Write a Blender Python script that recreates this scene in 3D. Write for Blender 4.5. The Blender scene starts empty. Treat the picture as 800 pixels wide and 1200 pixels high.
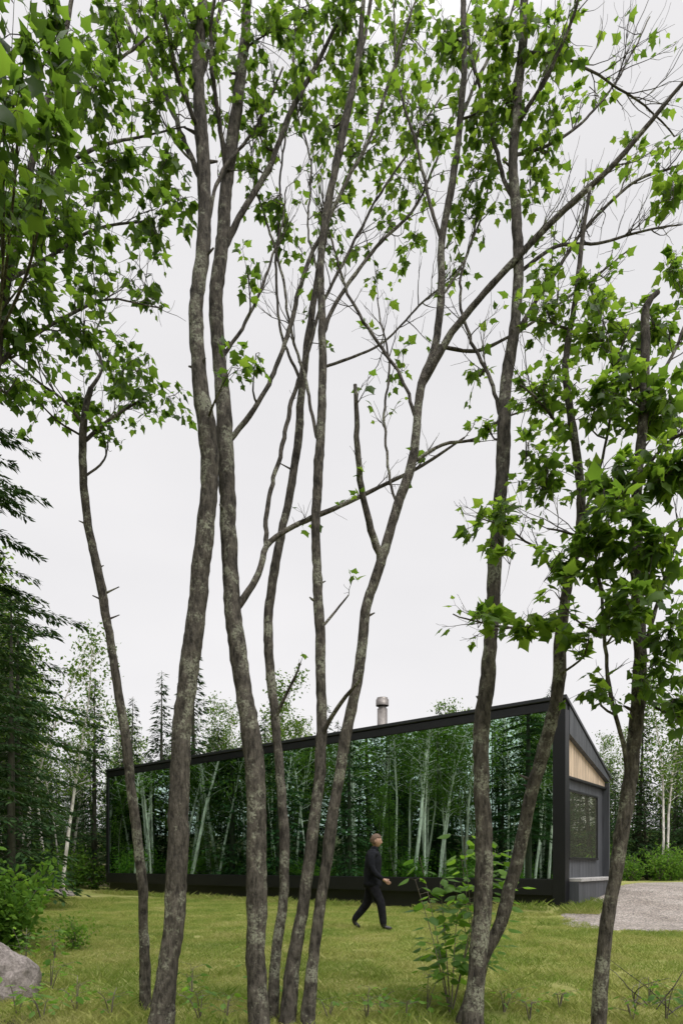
import bpy, math, random, bmesh
import numpy as np
from mathutils import Vector
R=random.Random(7); NR=np.random.default_rng(7)
S=bpy.context.scene
F=760.0; HY=1014.0; CH=1.2     # focal (px of the 800x1200 original), horizon row, eye height

# ------------------------------------------------------------------ helpers
def link(o,parent=None):
    S.collection.objects.link(o)
    if parent: o.parent=parent
    return o
def empty(name,loc=(0,0,0),rotz=0):
    e=bpy.data.objects.new(name,None); e.empty_display_size=.3
    e.location=loc; e.rotation_euler=(0,0,rotz); S.collection.objects.link(e); return e
def mesh(name,v,f,mat=None,smooth=False,rnd=None):
    m=bpy.data.meshes.new(name)
    v=np.asarray(v).tolist(); f=f.tolist() if isinstance(f,np.ndarray) else f
    m.from_pydata(v,[],f); m.update()
    mats=mat if isinstance(mat,(list,tuple)) else [mat]
    for a in mats:
        if a: m.materials.append(a)
    if smooth: m.polygons.foreach_set('use_smooth',[True]*len(m.polygons))
    if rnd is not None:
        at=m.attributes.new('rnd','FLOAT','FACE'); at.data.foreach_set('value',np.asarray(rnd,dtype=np.float32))
    return m
def obj(name,v,f,mat=None,parent=None,smooth=False,rnd=None):
    return link(bpy.data.objects.new(name,mesh(name,v,f,mat,smooth,rnd)),parent)
def sstep(a,b,x):
    t=np.clip((x-a)/(b-a),0,1); return t*t*(3-2*t)
def base_h(x,y):
    x=np.asarray(x,float); y=np.asarray(y,float)
    h=.6*sstep(13,20,y)*sstep(2.5,6,x)
    d=np.hypot(x,y-15)
    h=h+7*sstep(45,120,d)
    h=h+.35*sstep(-9,-16,x)
    return h

# ------------------------------------------------------------------ materials
def newmat(name):
    m=bpy.data.materials.new(name); m.use_nodes=True
    nt=m.node_tree; nt.nodes.clear(); return m,nt
def ramp(nt,src,stops):
    r=nt.nodes.new('ShaderNodeValToRGB'); e=r.color_ramp.elements
    while len(e)<len(stops): e.new(.5)
    for i,(p,c) in enumerate(stops):
        e[i].position=p; e[i].color=(*c,1)
    nt.links.new(src,r.inputs[0]); return r.outputs[0]
def noise(nt,scale,detail=4,rough=.55,vec=None,mapscale=None):
    n=nt.nodes.new('ShaderNodeTexNoise'); n.inputs['Scale'].default_value=scale
    n.inputs['Detail'].default_value=detail; n.inputs['Roughness'].default_value=rough
    if vec is None:
        vec=nt.nodes.new('ShaderNodeTexCoord').outputs['Object']
    if mapscale:
        mp=nt.nodes.new('ShaderNodeMapping'); mp.inputs['Scale'].default_value=mapscale
        nt.links.new(vec,mp.inputs[0]); vec=mp.outputs[0]
    nt.links.new(vec,n.inputs['Vector']); return n.outputs['Fac']
def mix(nt,f,a,b,bt='MIX'):
    m=nt.nodes.new('ShaderNodeMix'); m.data_type='RGBA'; m.blend_type=bt
    for i,s in ((0,f),(6,a),(7,b)):
        if isinstance(s,(int,float)): m.inputs[i].default_value=s
        elif isinstance(s,tuple): m.inputs[i].default_value=(*s,1)
        else: nt.links.new(s,m.inputs[i])
    return m.outputs[2]
def finish(nt,col,rough=.8,metal=0,bump=None,bs=.3,bd=.02,spec=.5):
    b=nt.nodes.new('ShaderNodeBsdfPrincipled'); o=nt.nodes.new('ShaderNodeOutputMaterial')
    if isinstance(col,tuple): b.inputs['Base Color'].default_value=(*col,1)
    else: nt.links.new(col,b.inputs['Base Color'])
    b.inputs['Roughness'].default_value=rough
    b.inputs['Metallic'].default_value=metal; b.inputs['Specular IOR Level'].default_value=spec
    if bump is not None:
        u=nt.nodes.new('ShaderNodeBump'); u.inputs['Strength'].default_value=bs; u.inputs['Distance'].default_value=bd
        nt.links.new(bump,u.inputs['Height']); nt.links.new(u.outputs[0],b.inputs['Normal'])
    nt.links.new(b.outputs[0],o.inputs[0]); return b
def simple(name,c,rough=.6,metal=0,var=.25,scale=8,bs=.1):
    m,nt=newmat(name); n=noise(nt,scale)
    c0=tuple(x*(1-var) for x in c); c1=tuple(min(1,x*(1+var)) for x in c)
    finish(nt,ramp(nt,n,[(.3,c0),(.7,c1)]),rough,metal,n,bs); return m
def bark(name,dark,light,lich,sc=1.0,cover=.5):
    m,nt=newmat(name)
    n1=noise(nt,34*sc,5,.7,mapscale=(1,1,.35)); n2=noise(nt,4.2*sc,5,.75); n3=noise(nt,60*sc,3,.6)
    c=ramp(nt,n1,[(.36,dark),(.62,light)])
    c=mix(nt,.6,c,mix(nt,1.0,c,ramp(nt,n2,[(.3,(.4,.4,.4)),(.7,(1.8,1.75,1.7))]),'MULTIPLY'))
    l=ramp(nt,n2,[(cover,(0,0,0)),(cover+.08,(1,1,1))]); l3=ramp(nt,n3,[(.42,(0,0,0)),(.55,(1,1,1))])
    c=mix(nt,mix(nt,1.0,l,l3,'MULTIPLY'),c,lich)
    finish(nt,c,.9,0,n1,1.0,.025,.2); return m
def leafmat(name,cols,trans=.45,tc=None,gloss=False):
    m,nt=newmat(name)
    a=nt.nodes.new('ShaderNodeAttribute'); a.attribute_name='rnd'
    oi=nt.nodes.new('ShaderNodeObjectInfo')
    md=nt.nodes.new('ShaderNodeMath'); md.operation='MULTIPLY_ADD'; md.inputs[1].default_value=.45
    nt.links.new(oi.outputs['Random'],md.inputs[0]); nt.links.new(a.outputs['Fac'],md.inputs[2])
    ms=nt.nodes.new('ShaderNodeMath'); ms.operation='MULTIPLY'; ms.inputs[1].default_value=.7
    nt.links.new(md.outputs[0],ms.inputs[0])
    k=len(cols); c=ramp(nt,ms.outputs[0],[(i/(k-1),cc) for i,cc in enumerate(cols)])
    if gloss:
        p=nt.nodes.new('ShaderNodeBsdfPrincipled'); p.inputs['Roughness'].default_value=.5; p.inputs['Specular IOR Level'].default_value=.3
    else: p=nt.nodes.new('ShaderNodeBsdfDiffuse')
    nt.links.new(c,p.inputs[0])
    t=nt.nodes.new('ShaderNodeBsdfTranslucent')
    nt.links.new(mix(nt,1.0,c,tc or (2.3,2.2,1.2),'MULTIPLY'),t.inputs[0])
    x=nt.nodes.new('ShaderNodeMixShader'); x.inputs[0].default_value=trans
    nt.links.new(p.outputs[0],x.inputs[1]); nt.links.new(t.outputs[0],x.inputs[2])
    o=nt.nodes.new('ShaderNodeOutputMaterial'); nt.links.new(x.outputs[0],o.inputs[0]); return m

M_BARK=bark('maple_bark',(.030,.027,.023),(.125,.112,.095),(.27,.275,.21),1,.52)
M_BIRCH=bark('birch_bark',(.42,.39,.36),(.82,.79,.75),(.08,.07,.06),.25,.62)
M_GREYBARK=bark('grey_bark',(.08,.068,.055),(.24,.21,.175),(.32,.31,.26),.4)
M_TWIG=simple('spruce_twig',(.05,.05,.032),.9)
M_LEAF=leafmat('maple_leaf',[(.026,.055,.012),(.058,.112,.02),(.11,.175,.03)],.57,(2.9,2.7,1.3),True)
M_LEAFB=leafmat('bright_leaf',[(.05,.12,.02),(.10,.20,.03),(.15,.27,.045)],.5,None,True)
M_BGLEAF=leafmat('birch_leaf',[(.045,.092,.022),(.085,.15,.034),(.14,.205,.05)],.4)
M_SPR=leafmat('spruce_needle',[(.016,.038,.018),(.032,.066,.026),(.055,.095,.034)],.15)
M_SHR=leafmat('shrub_leaf',[(.05,.11,.022),(.09,.18,.033),(.14,.24,.045)],.4)

# ------------------------------------------------------------------ geometry builders
class Tubes:
    def __init__(s): s.v=[]; s.f=[]; s.n=0
    def add(s,P,Rd,sides=8,wob=0.0,cap=True):
        P=np.asarray(P,float); k=len(P); Rd=np.asarray(Rd,float)
        T=np.gradient(P,axis=0); T/=np.linalg.norm(T,axis=1)[:,None]+1e-9
        ref=np.array([0.,1.,0.]) if abs(T[:,1]).mean()<.8 else np.array([1.,0,0])
        A=np.cross(T,ref); A/=np.linalg.norm(A,axis=1)[:,None]+1e-9
        B=np.cross(T,A)
        th=np.arange(sides)*2*math.pi/sides
        rr=Rd[:,None]*(1+(NR.normal(0,wob,(k,sides)) if wob else 0))
        V=P[:,None,:]+rr[...,None]*(A[:,None,:]*np.cos(th)[None,:,None]+B[:,None,:]*np.sin(th)[None,:,None])
        s.v.append(V.reshape(-1,3))
        i=np.arange(k-1)[:,None]*sides; j=np.arange(sides)[None,:]; j2=(j+1)%sides
        q=np.stack([i+j,i+j2,i+sides+j2,i+sides+j],-1).reshape(-1,4)+s.n
        s.f+=q.tolist()
        if cap: s.f.append([s.n+(k-1)*sides+t for t in range(sides)])
        s.n+=k*sides
    def build(s,name,mat,parent=None):
        return obj(name,np.concatenate(s.v),s.f,mat,parent,True)
def crom(P,step):
    P=np.asarray(P,float); out=[]
    E=np.vstack([2*P[0]-P[1],P,2*P[-1]-P[-2]])
    for i in range(1,len(E)-2):
        n=max(2,int(np.linalg.norm(E[i+1][:3]-E[i][:3])/step))
        for t in np.arange(n)/n:
            a,b,c,d=E[i-1],E[i],E[i+1],E[i+2]
            out.append(.5*((2*b)+(-a+c)*t+(2*a-5*b+4*c-d)*t*t+(-a+3*b-3*c+d)*t**3))
    out.append(E[-2]); return np.array(out)
def sm(n,a,k=11): return a*np.convolve(NR.normal(0,1,n+k-1),np.ones(k)/math.sqrt(k),'valid')
def star(outl,cen,fold=.18,curl=.12):
    pts=outl+[(-x,y) for x,y in outl[::-1] if abs(x)>1e-6]
    V=[(cen[0],cen[1],0.0)]
    for x,y in pts: V.append((x,y,-fold*abs(x)-curl*y*y))
    n=len(pts); Fc=[[0,1+i,1+(i+1)%n] for i in range(n)]
    return np.array(V),np.array(Fc)
MAPLE=star([(0,0),(.27,-.05),(.32,.12),(.54,.40),(.34,.45),(.24,.60),(.12,.80),(0,1.04)],(0,.35),.25,.2)
OVAL=star([(0,0),(.24,.18),(.33,.42),(.22,.74),(0,1.05)],(0,.45),.3,.18)
DIAM=(np.array([(0,0,0),(.33,.45,-.08),(0,1,-.1),(-.33,.45,-.08)],float),np.array([[0,1,2,3]]))
NEED=(np.array([(0,0,0),(.15,.4,-.02),(0,1,-.12),(-.15,.4,-.02)],float),np.array([[0,1,2,3]]))
def leaves(tpl,pos,tip,nrm,size):
    tv,tf=tpl; pos=np.asarray(pos); tip=np.asarray(tip); nrm=np.asarray(nrm)
    y=tip/(np.linalg.norm(tip,axis=1)[:,None]+1e-9)
    x=np.cross(y,nrm); x/=np.linalg.norm(x,axis=1)[:,None]+1e-9
    z=np.cross(x,y); sz=np.asarray(size)[:,None,None]
    V=pos[:,None,:]+sz*(x[:,None,:]*tv[None,:,0:1]+y[:,None,:]*tv[None,:,1:2]+z[:,None,:]*tv[None,:,2:3])
    n=len(pos); k=len(tv)
    Fc=(tf[None]+(np.arange(n)*k)[:,None,None]).reshape(-1,tf.shape[1])
    rnd=np.repeat(NR.random(n),len(tf))
    return V.reshape(-1,3),Fc,rnd
def rv(n,s=1.0): return NR.normal(0,s,(n,3))

# ------------------------------------------------------------------ foreground trees
def W(px,py,z): return np.array([(px-400)/F*z, z, CH+(HY-py)/F*z])
class Tree:
    def __init__(s,name,z0,lean=0.0,leafmat_=None,tpl=MAPLE,lsize=.068,dens=1.9):
        s.name=name; s.z0=z0; s.lean=lean; s.t=Tubes(); s.sk=[]; s.L=[]; s.lm=leafmat_ or M_LEAF; s.tpl=tpl; s.ls=lsize; s.dens=dens
    def trunk(s,pts):
        Q=[]
        for px,py,w in pts:
            zz=s.z0+s.lean*(pts[0][1]-py)/1000.
            p=W(px,py,zz); Q.append([*p,w*.45/F*zz])
        b=Q[0]
        Q=[[b[0]-.01,b[1],-.12,b[3]*1.55],[b[0],b[1],min(.06,b[2]*.3) if b[2]>.1 else -.02,b[3]*1.3]]+[q for q in Q if q[2]>.12]
        C=crom(Q,.05); n=len(C)
        wb=sm(n,.007,17); wb[:3]=0
        C[:,0]+=wb; C[:,3]*=1+sm(n,.035,7)
        s.t.add(C[:,:3],C[:,3],16,.035); s.sk.append(C); s.base=(b[0],b[1],0)
        for _ in range(6):
            j=R.randrange(int(n*.3),n-2); a=R.uniform(0,6.28); d=np.array([math.cos(a),math.sin(a)*.6,.5]); r=C[j,3]
            s.t.add([C[j,:3],C[j,:3]+d*(r+.02),C[j,:3]+d*(r+R.uniform(.03,.10))],[r*.35,r*.22,r*.12],6,.1)
        return C
    def branch(s,pts,dz=0.0,twigs=6,tl=.5):
        A=np.concatenate(s.sk); p0=pts[0]
        sx=400+A[:,0]/A[:,1]*F; sy=HY-(A[:,2]-CH)/A[:,1]*F
        i=np.argmin((sx-p0[0])**2+(sy-p0[1])**2); zs=A[i,1]
        L=np.cumsum([0]+[math.hypot(pts[k+1][0]-pts[k][0],pts[k+1][1]-pts[k][1]) for k in range(len(pts)-1)])
        Q=[]
        for k,(px,py,w) in enumerate(pts):
            zz=zs+dz*L[k]/L[-1]; Q.append([*W(px,py,zz),max(.0022,w*.38/F*zz)])
        Q[0][:3]=A[i,:3]
        C=crom(Q,.06); n=len(C)
        wv=sm(n,.012,9); wv[0]=0
        C[:,0]+=wv; C[:,2]+=wv*.6; C[:,3]=np.maximum(C[:,3],.002)
        s.t.add(C[:,:3],C[:,3],7,.05); s.sk.append(C)
        for _ in range(int(twigs*1.35)):
            j=R.randrange(len(C)//4,len(C)); s.twig(C[j],C[min(j+1,len(C)-1)]-C[j-1],R.uniform(.4,1.15)*tl,1)
    def twig(s,c,d,ln,depth):
        d=np.array(d[:3]); d/=np.linalg.norm(d)+1e-9
        d=d+NR.normal(0,.5,3); d[2]+=.15; d/=np.linalg.norm(d)
        p=np.array(c[:3]); r=min(c[3]*.6,.0052)
        P=[p]; k=8
        for i in range(k):
            d=d+NR.normal(0,.13,3)+np.array([0,0,.05]); d/=np.linalg.norm(d); p=p+d*ln/k; P.append(p)
        rr=np.linspace(r,.0012,len(P)); s.t.add(P,rr,4,0)
        s.sk.append(np.column_stack([P,rr]))
        if depth>0:
            for _ in range(3):
                j=R.randrange(1,k); s.twig([*P[j],rr[j]],P[j]-P[j-1],ln*R.uniform(.3,.6),depth-1)
            if R.random()<.4:
                for _ in range(R.randint(2,5)): s.leaf(P[R.randrange(4,len(P))],d,s.ls)
    def leaf(s,b,dirn,size):
        off=NR.normal(0,1,3); off[2]=off[2]*.4; off/=np.linalg.norm(off)
        pet=b+(off*.8+dirn*.5)*R.uniform(.025,.06)+np.array([0,0,-.01])
        s.t.add([b,pet],[.0011,.0009],3,0,False)
        s.L.append((pet,off*.8+dirn*.6+np.array([0,0,R.uniform(-.9,.1)]),np.array([0,0,1.])+NR.normal(0,.5,3),size*R.uniform(.5,1.3)))
    def clump(s,px,py,rx,ry,n,z,size=None,skmax=None):
        size=(size*.8 if size else s.ls)
        n=n*s.dens
        c=W(px,py,z); rad=np.array([rx/F*z,min(.55,1.1*rx/F*z),ry/F*z])*1.12
        A=np.concatenate(s.sk[:skmax]); d=np.linalg.norm(A[:,:3]-c,axis=1)+.9*np.maximum(0,A[:,2]-c[2]+.15)
        i=int(np.argmin(d)); a=A[i]
        mid=(a[:3]+c)/2+np.array([R.uniform(-.08,.08),R.uniform(-.08,.08),-.03])
        r0=min(a[3]*.7,.010)
        C=crom([[*a[:3],r0],[*mid,r0*.75],[*(c+np.array([0,0,rad[2]*.25])),.0035]],.07)
        s.t.add(C[:,:3],C[:,3],6,.04)
        nt=max(3,int(n/7))
        for k in range(nt):
            while True:
                q=NR.uniform(-1,1,3)
                if (q*q).sum()<1: break
            q=q*(.55+.45*R.random())/max(.3,np.linalg.norm(q))*R.uniform(.35,1.25)
            e=c+q*rad; st=C[R.randrange(len(C)//2,len(C))]
            m=(st[:3]+e)/2+np.array([0,0,.04])+NR.normal(0,.02,3)
            T=crom([[*st[:3],.0026],[*m,.0020],[*e,.0012]],.06)
            s.t.add(T[:,:3],T[:,3],4,0)
            dirn=(e-st[:3]); dirn/=np.linalg.norm(dirn)+1e-9
            for _ in range(7):
                u=1-R.random()**1.6*.85; j=min(len(T)-1,int(u*len(T))); s.leaf(T[j,:3],dirn,size)
    def build(s):
        e=empty(s.name,s.base)
        o=s.t.build('trunk_and_branches',M_BARK,e); o.location=(-s.base[0],-s.base[1],0)
        if s.L:
            P,T,Nn,Z=zip(*s.L); v,f,r=leaves(s.tpl,P,T,Nn,Z)
            l=obj('foliage',v,f,s.lm,e,True,r); l.location=(-s.base[0],-s.base[1],0)
        return e
TR=[]
t=Tree('maple_tree',3.9,.3,dens=1.9); TR.append(t)
t.trunk([(-60,1240,26),(-45,900,24),(-25,600,18),(-5,430,14),(8,330,12),(28,250,10),(48,150,8),(72,60,6),(85,0,5),(95,-60,4)])
t.branch([(28,250,7),(70,200,6),(120,170,5),(170,160,3),(215,150,2)],.8,6)
t.branch([(-5,430,8),(30,400,6),(80,370,5),(130,350,3),(190,360,2)],.7,6)
t.branch([(48,150,7),(90,110,5),(140,70,4),(190,30,3)],.7,5)
t.branch([(8,330,7),(60,300,5),(110,270,4),(170,260,3)],.6,5)
for c in [(30,60,60,60,70,3.0,.10),(5,160,50,60,70,2.9,.11),(60,150,45,50,40,3.1,.10),(75,40,50,45,80,3.9),(120,105,50,50,80,4.3),(50,260,55,45,80,4.2),(140,200,60,45,100,4.6),(180,270,45,40,60,4.8),(100,250,50,40,70,4.4),(30,340,55,40,80,4.1),(30,400,50,35,70,4.2),(100,385,50,35,60,4.5),(165,440,50,30,50,4.8),(110,330,40,35,40,4.6),(130,30,50,40,60,4.6),(60,210,40,40,40,4.0),(10,250,35,50,60,3.9),(200,190,30,40,40,4.9),(170,330,45,30,30,5.0),(215,240,25,30,25,5.0),(20,450,40,25,34,4.4)]: t.clump(*c)

t=Tree('maple_tree',4.6,.35); TR.append(t)
t.trunk([(188,1212,29),(196,1140,28),(204,1070,27),(209,980,26),(214,880,25),(221,800,24),(229,730,24),(236,650,24),(243,570,23),(242,510,24),(233,440,19),(229,360,18),(239,280,18),(237,190,17),(232,100,15),(236,20,13),(240,-60,11)])
t.branch([(233,225,9),(215,170,8),(190,110,7),(162,50,6),(140,0,5),(130,-40,4)],.4,6)
t.branch([(236,160,8),(208,85,6),(188,0,5)],-.3,5)
t.branch([(232,100,8),(250,50,6),(262,-10,5)],.5,4)
t.branch([(238,270,6),(262,200,5),(300,150,4),(330,80,3)],.6,7)
for c in [(200,60,50,50,80,4.8),(180,130,40,40,50,4.8),(250,50,40,45,60,5.2),(272,440,18,34,22,4.6),(160,0,50,30,60,5),(245,130,30,30,20,5.2),(215,20,40,40,50,5)]: t.clump(*c)

t=Tree('maple_tree',4.75,.5); TR.append(t)
t.trunk([(303,1206,25),(300,1130,26),(300,1050,26),(299,980,25),(298,900,25),(292,845,25),(283,780,22),(276,710,22),(271,630,21),(266,560,20),(262,490,20),(257,410,18),(255,350,18),(262,290,18),(267,210,16),(279,120,14),(287,40,12),(292,-60,10)])
t.branch([(262,300,11),(290,240,9),(318,190,8),(345,120,7),(378,60,6),(410,0,5),(425,-30,4)],.5,8)
t.branch([(267,210,9),(256,130,7),(250,60,6),(252,-10,5)],-.3,5)
t.branch([(266,520,9),(285,495,8),(315,450,7),(335,400,7),(352,340,7),(372,285,6),(402,220,6),(440,150,5),(470,60,4),(490,-10,3)],.8,10,.6)
t.branch([(290,715,12),(303,672,10),(312,640,9),(345,616,8),(400,592,7),(450,568,6),(495,545,5),(545,512,3)],.7,9,.45)
t.branch([(312,640,8),(318,580,7),(335,505,7),(354,430,6),(380,350,5),(420,270,4),(470,190,3),(520,110,2)],.9,10,.6)
t.branch([(258,420,6),(285,380,5),(310,330,4),(330,270,3),(335,220,2)],.4,5)
for c in [(320,50,60,50,110,5.3),(300,140,55,45,70,5.3),(355,120,45,45,60,5.6),(330,240,50,45,50,5.6),(400,30,55,45,100,5.6),(290,320,28,18,16,5),(300,420,15,20,5,4.9),(345,20,60,40,80,6),(290,200,35,35,30,5.6),(350,300,40,40,20,6)]: t.clump(*c)

t=Tree('maple_tree',5.4,-.3); TR.append(t)
t.trunk([(172,1183,12),(170,1100,13),(165,1020,12),(157,950,12),(148,870,12),(134,780,11),(118,690,11),(104,615,10),(98,545,10),(99,490,9),(107,455,7)])
t.branch([(99,500,6),(80,470,5),(55,450,4),(20,425,3),(-10,400,2)],-.3,7,.4)
t.branch([(99,520,6),(125,495,5),(150,478,4),(178,462,2)],.3,6,.4)
t.branch([(107,455,6),(120,430,4),(110,400,3),(125,360,2)],.3,5,.4)
t.branch([(104,560,4),(120,540,3),(132,500,2)],.3,2,.3)
for c in [(100,470,55,22,50,5.3),(165,470,40,20,36,5.4),(40,470,40,22,40,5.0),(120,510,35,18,16,5.3),(205,470,22,25,20,5.3),(130,420,40,25,34,5.4)]: t.clump(*c)

t=Tree('maple_tree',5.05,.7); TR.append(t)
t.trunk([(318,1198,13),(322,1120,14),(331,1060,13),(334,990,13),(330,920,12),(323,850,12),(317,780,12),(316,720,12),(326,650,11),(340,580,10),(349,510,10),(354,450,9),(366,360,8),(380,270,8),(392,190,7),(410,110,6),(430,30,5),(440,-40,4)])
t.branch([(322,840,6),(335,815,5),(347,785,3),(349,778,2)],-.2,1,.15)
t.branch([(354,450,5),(330,380,4),(322,300,4),(330,200,3),(345,100,3),(350,0,2)],.4,9,.6)
for c in [(395,150,50,50,60,6),(380,250,45,35,34,6),(430,70,45,45,70,6.3)]: t.clump(*c)

t=Tree('maple_tree',4.9,.5); TR.append(t)
t.trunk([(336,1204,17),(345,1120,17),(356,1040,16),(366,970,15),(375,910,15),(377,850,15),(375,780,13),(372,700,13),(370,620,12),(373,540,12),(377,460,11),(377,380,10),(377,300,9),(386,230,9),(400,170,8),(416,90,7),(424,20,6),(430,-50,5)])
t.branch([(377,862,8),(388,840,7),(402,818,6),(417,800,4),(418,788,2)],-.3,1,.15)
t.branch([(374,735,5),(388,722,4),(400,706,3),(407,698,2)],.2,1,.15)
t.branch([(377,400,7),(400,345,6),(440,290,5),(488,240,4),(522,160,3),(560,60,2)],.9,11,.6)
t.branch([(373,520,6),(356,450,5),(342,380,4),(328,300,4),(300,220,3),(290,150,2)],.6,9,.5)
t.branch([(377,430,4),(410,420,4),(450,400,3),(500,350,3),(540,320,2)],.7,9,.6)
t.branch([(377,330,4),(360,270,3),(365,200,3),(350,130,2)],.6,8,.5)
for c in [(450,120,55,55,90,6.2),(462,215,50,45,60,6.3),(420,190,40,40,45,6),(470,40,50,40,90,6.3),(440,330,40,25,14,6),(410,110,40,40,50,6.4)]: t.clump(*c)

t=Tree('maple_tree',4.8,.4); TR.append(t)
t.trunk([(360,1206,16),(367,1130,16),(377,1050,15),(386,980,15),(397,915,14),(411,840,14),(424,770,13),(430,710,13),(447,660,13),(464,600,12),(482,550,12),(489,500,11),(494,450,11),(508,405,10),(516,340,10),(519,280,9),(530,220,9),(539,150,8),(543,70,8),(541,0,7),(540,-60,6)])
t.branch([(447,658,13),(434,610,11),(425,560,10),(420,510,9),(417,450,6)],-.2,4,.2)
t.branch([(494,450,12),(528,395,11),(562,350,10),(606,300,10),(660,246,9),(716,195,8),(762,142,7),(805,92,5),(840,60,3)],-.5,12,.6)
t.branch([(489,490,6),(470,440,5),(432,390,5),(402,330,4),(380,260,3)],.5,9,.5)
t.branch([(486,540,6),(520,520,5),(560,512,4),(590,490,3),(640,470,2)],.4,9,.5)
t.branch([(508,405,6),(560,410,5),(620,380,4),(690,330,3),(740,290,2)],.7,10,.6)
t.branch([(519,290,6),(500,220,5),(478,150,4),(465,70,3),(462,0,2)],.5,8,.5)
t.branch([(539,150,6),(560,90,5),(590,40,4),(610,-20,3)],.5,5,.5)
t.branch([(470,590,4),(450,500,4),(455,420,3),(440,350,2)],.5,7,.5)
t.branch([(516,350,4),(545,300,3),(570,230,3),(575,150,2)],.6,8,.5)
for c in [(520,50,50,50,100,5.4),(500,150,45,50,70,5.5),(545,240,40,35,35,5.4),(480,300,45,30,26,6.5),(520,330,35,25,18,5.6),(470,440,30,25,6,5.6),(560,130,35,40,50,5.3),(420,300,45,30,18,6)]: t.clump(*c)

t=Tree('maple_tree',4.7,.3); TR.append(t)
t.trunk([(552,1208,24),(559,1140,24),(565,1060,23),(567,980,21),(564,910,21),(563,860,21),(571,790,19),(577,720,18),(580,650,18),(587,570,17),(590,500,17),(592,450,15),(601,390,14),(606,320,13),(605,250,13),(601,190,12),(604,120,12),(610,50,11),(612,-60,10)])
t.branch([(590,510,7),(574,455,6),(553,400,5),(542,330,4),(560,250,3)],.5,8,.5)
t.branch([(600,400,8),(640,335,6),(680,275,5),(740,215,4),(805,190,3)],.4,11,.6)
t.branch([(605,250,7),(583,180,6),(562,100,5),(545,20,4)],.5,6,.5)
t.branch([(603,150,7),(640,90,6),(668,30,5),(684,-20,4)],-.3,6,.5)
t.branch([(606,320,6),(650,290,5),(700,285,4),(760,270,3),(800,262,2)],.5,10,.5)
t.branch([(610,60,6),(670,70,4),(730,110,3),(790,160,2)],.5,10,.6)
t.branch([(604,180,5),(660,160,4),(720,100,3),(760,20,2)],.6,10,.6)
for c in [(590,40,55,45,110,5),(650,50,45,50,80,5),(590,130,45,45,90,5.1),(560,210,45,35,60,5.2),(645,150,45,45,60,5),(640,320,40,30,30,5),(560,440,35,30,14,5.3),(620,210,40,35,40,5.2),(740,180,45,35,20,5.4),(690,110,30,30,10,5.4),(568,500,14,14,4,5)]: t.clump(*c)

t=Tree('maple_tree',4.95,-.2,dens=2.5); TR.append(t)
t.trunk([(540,1197,13),(560,1140,15),(585,1080,17),(602,1020,17),(616,960,17),(630,900,17),(644,850,17),(654,800,16),(657,745,15),(664,690,13),(677,630,12),(680,580,11),(672,520,10),(663,460,9),(662,410,8),(672,360,7),(678,300,6),(690,220,4)])
t.branch([(677,620,6),(700,560,5),(715,500,4),(720,430,3),(740,380,2)],-.4,7,.5)
t.branch([(657,735,5),(620,735,4),(575,730,3),(530,720,2)],-.4,6,.3)
t.branch([(664,690,5),(640,650,4),(600,625,3),(560,612,2)],-.4,6,.3)
t.branch([(672,520,5),(640,480,4),(610,450,3)],-.3,5,.4)
for c in [(640,365,45,28,50,4.8,.085),(640,460,45,35,60,4.7,.085),(700,470,50,35,80,4.5,.085),(640,555,50,30,60,4.6,.085),(585,605,45,20,34,4.5,.10),(555,720,28,10,14,4.4,.12),(620,738,45,10,24,4.4,.12),(690,740,35,16,20,4.4,.12),(660,650,35,30,30,4.4,.11),(700,390,50,30,70,4.7,.085),(600,650,25,12,6,4.4,.09),(620,520,40,25,24,4.6,.09),(690,340,40,24,30,4.8,.08)]: t.clump(*c)

t=Tree('maple_tree',4.6,-.25,dens=2.5); TR.append(t)
t.trunk([(698,1212,17),(704,1130,18),(714,1060,18),(726,990,18),(736,920,18),(743,860,17),(748,780,16),(746,700,15),(747,620,14),(750,550,13),(755,480,12),(754,410,11),(754,360,9),(769,342,6)])
t.branch([(735,920,8),(722,850,7),(712,780,6),(706,720,5),(700,640,4),(712,570,3)],-.3,8,.4)
t.branch([(748,770,7),(775,690,6),(800,610,5),(830,560,4)],-.3,5,.4)
t.branch([(750,560,6),(780,520,5),(815,500,4)],-.3,5,.4)
t.branch([(755,470,6),(780,430,5),(800,380,4),(820,340,3)],.3,7,.5)
t.branch([(746,690,6),(720,650,5),(680,630,4),(640,620,3)],-.4,6,.4)
t.branch([(748,800,5),(770,830,4),(800,840,3)],-.2,4,.3)
for c in [(720,555,50,35,80,4.3,.10),(780,560,40,45,80,4.2,.105),(700,640,50,30,60,4.2,.105),(765,650,45,45,80,4.1,.105),(730,715,50,30,60,4.1,.105),(785,750,35,45,50,4.2,.105),(700,810,35,22,20,4.3,.095),(790,830,24,34,32,4.3,.095),(770,480,45,40,90,4.4,.095),(760,380,45,28,60,4.6,.085),(785,200,30,40,44,4.9,.085),(720,600,40,30,34,4.0,.11),(650,700,30,20,8,4.1,.10),(790,320,20,40,30,4.8,.085),(750,790,30,25,20,4.3,.10),(735,440,30,25,30,4.5,.09)]: t.clump(*c)
for t in TR: t.build()

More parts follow.
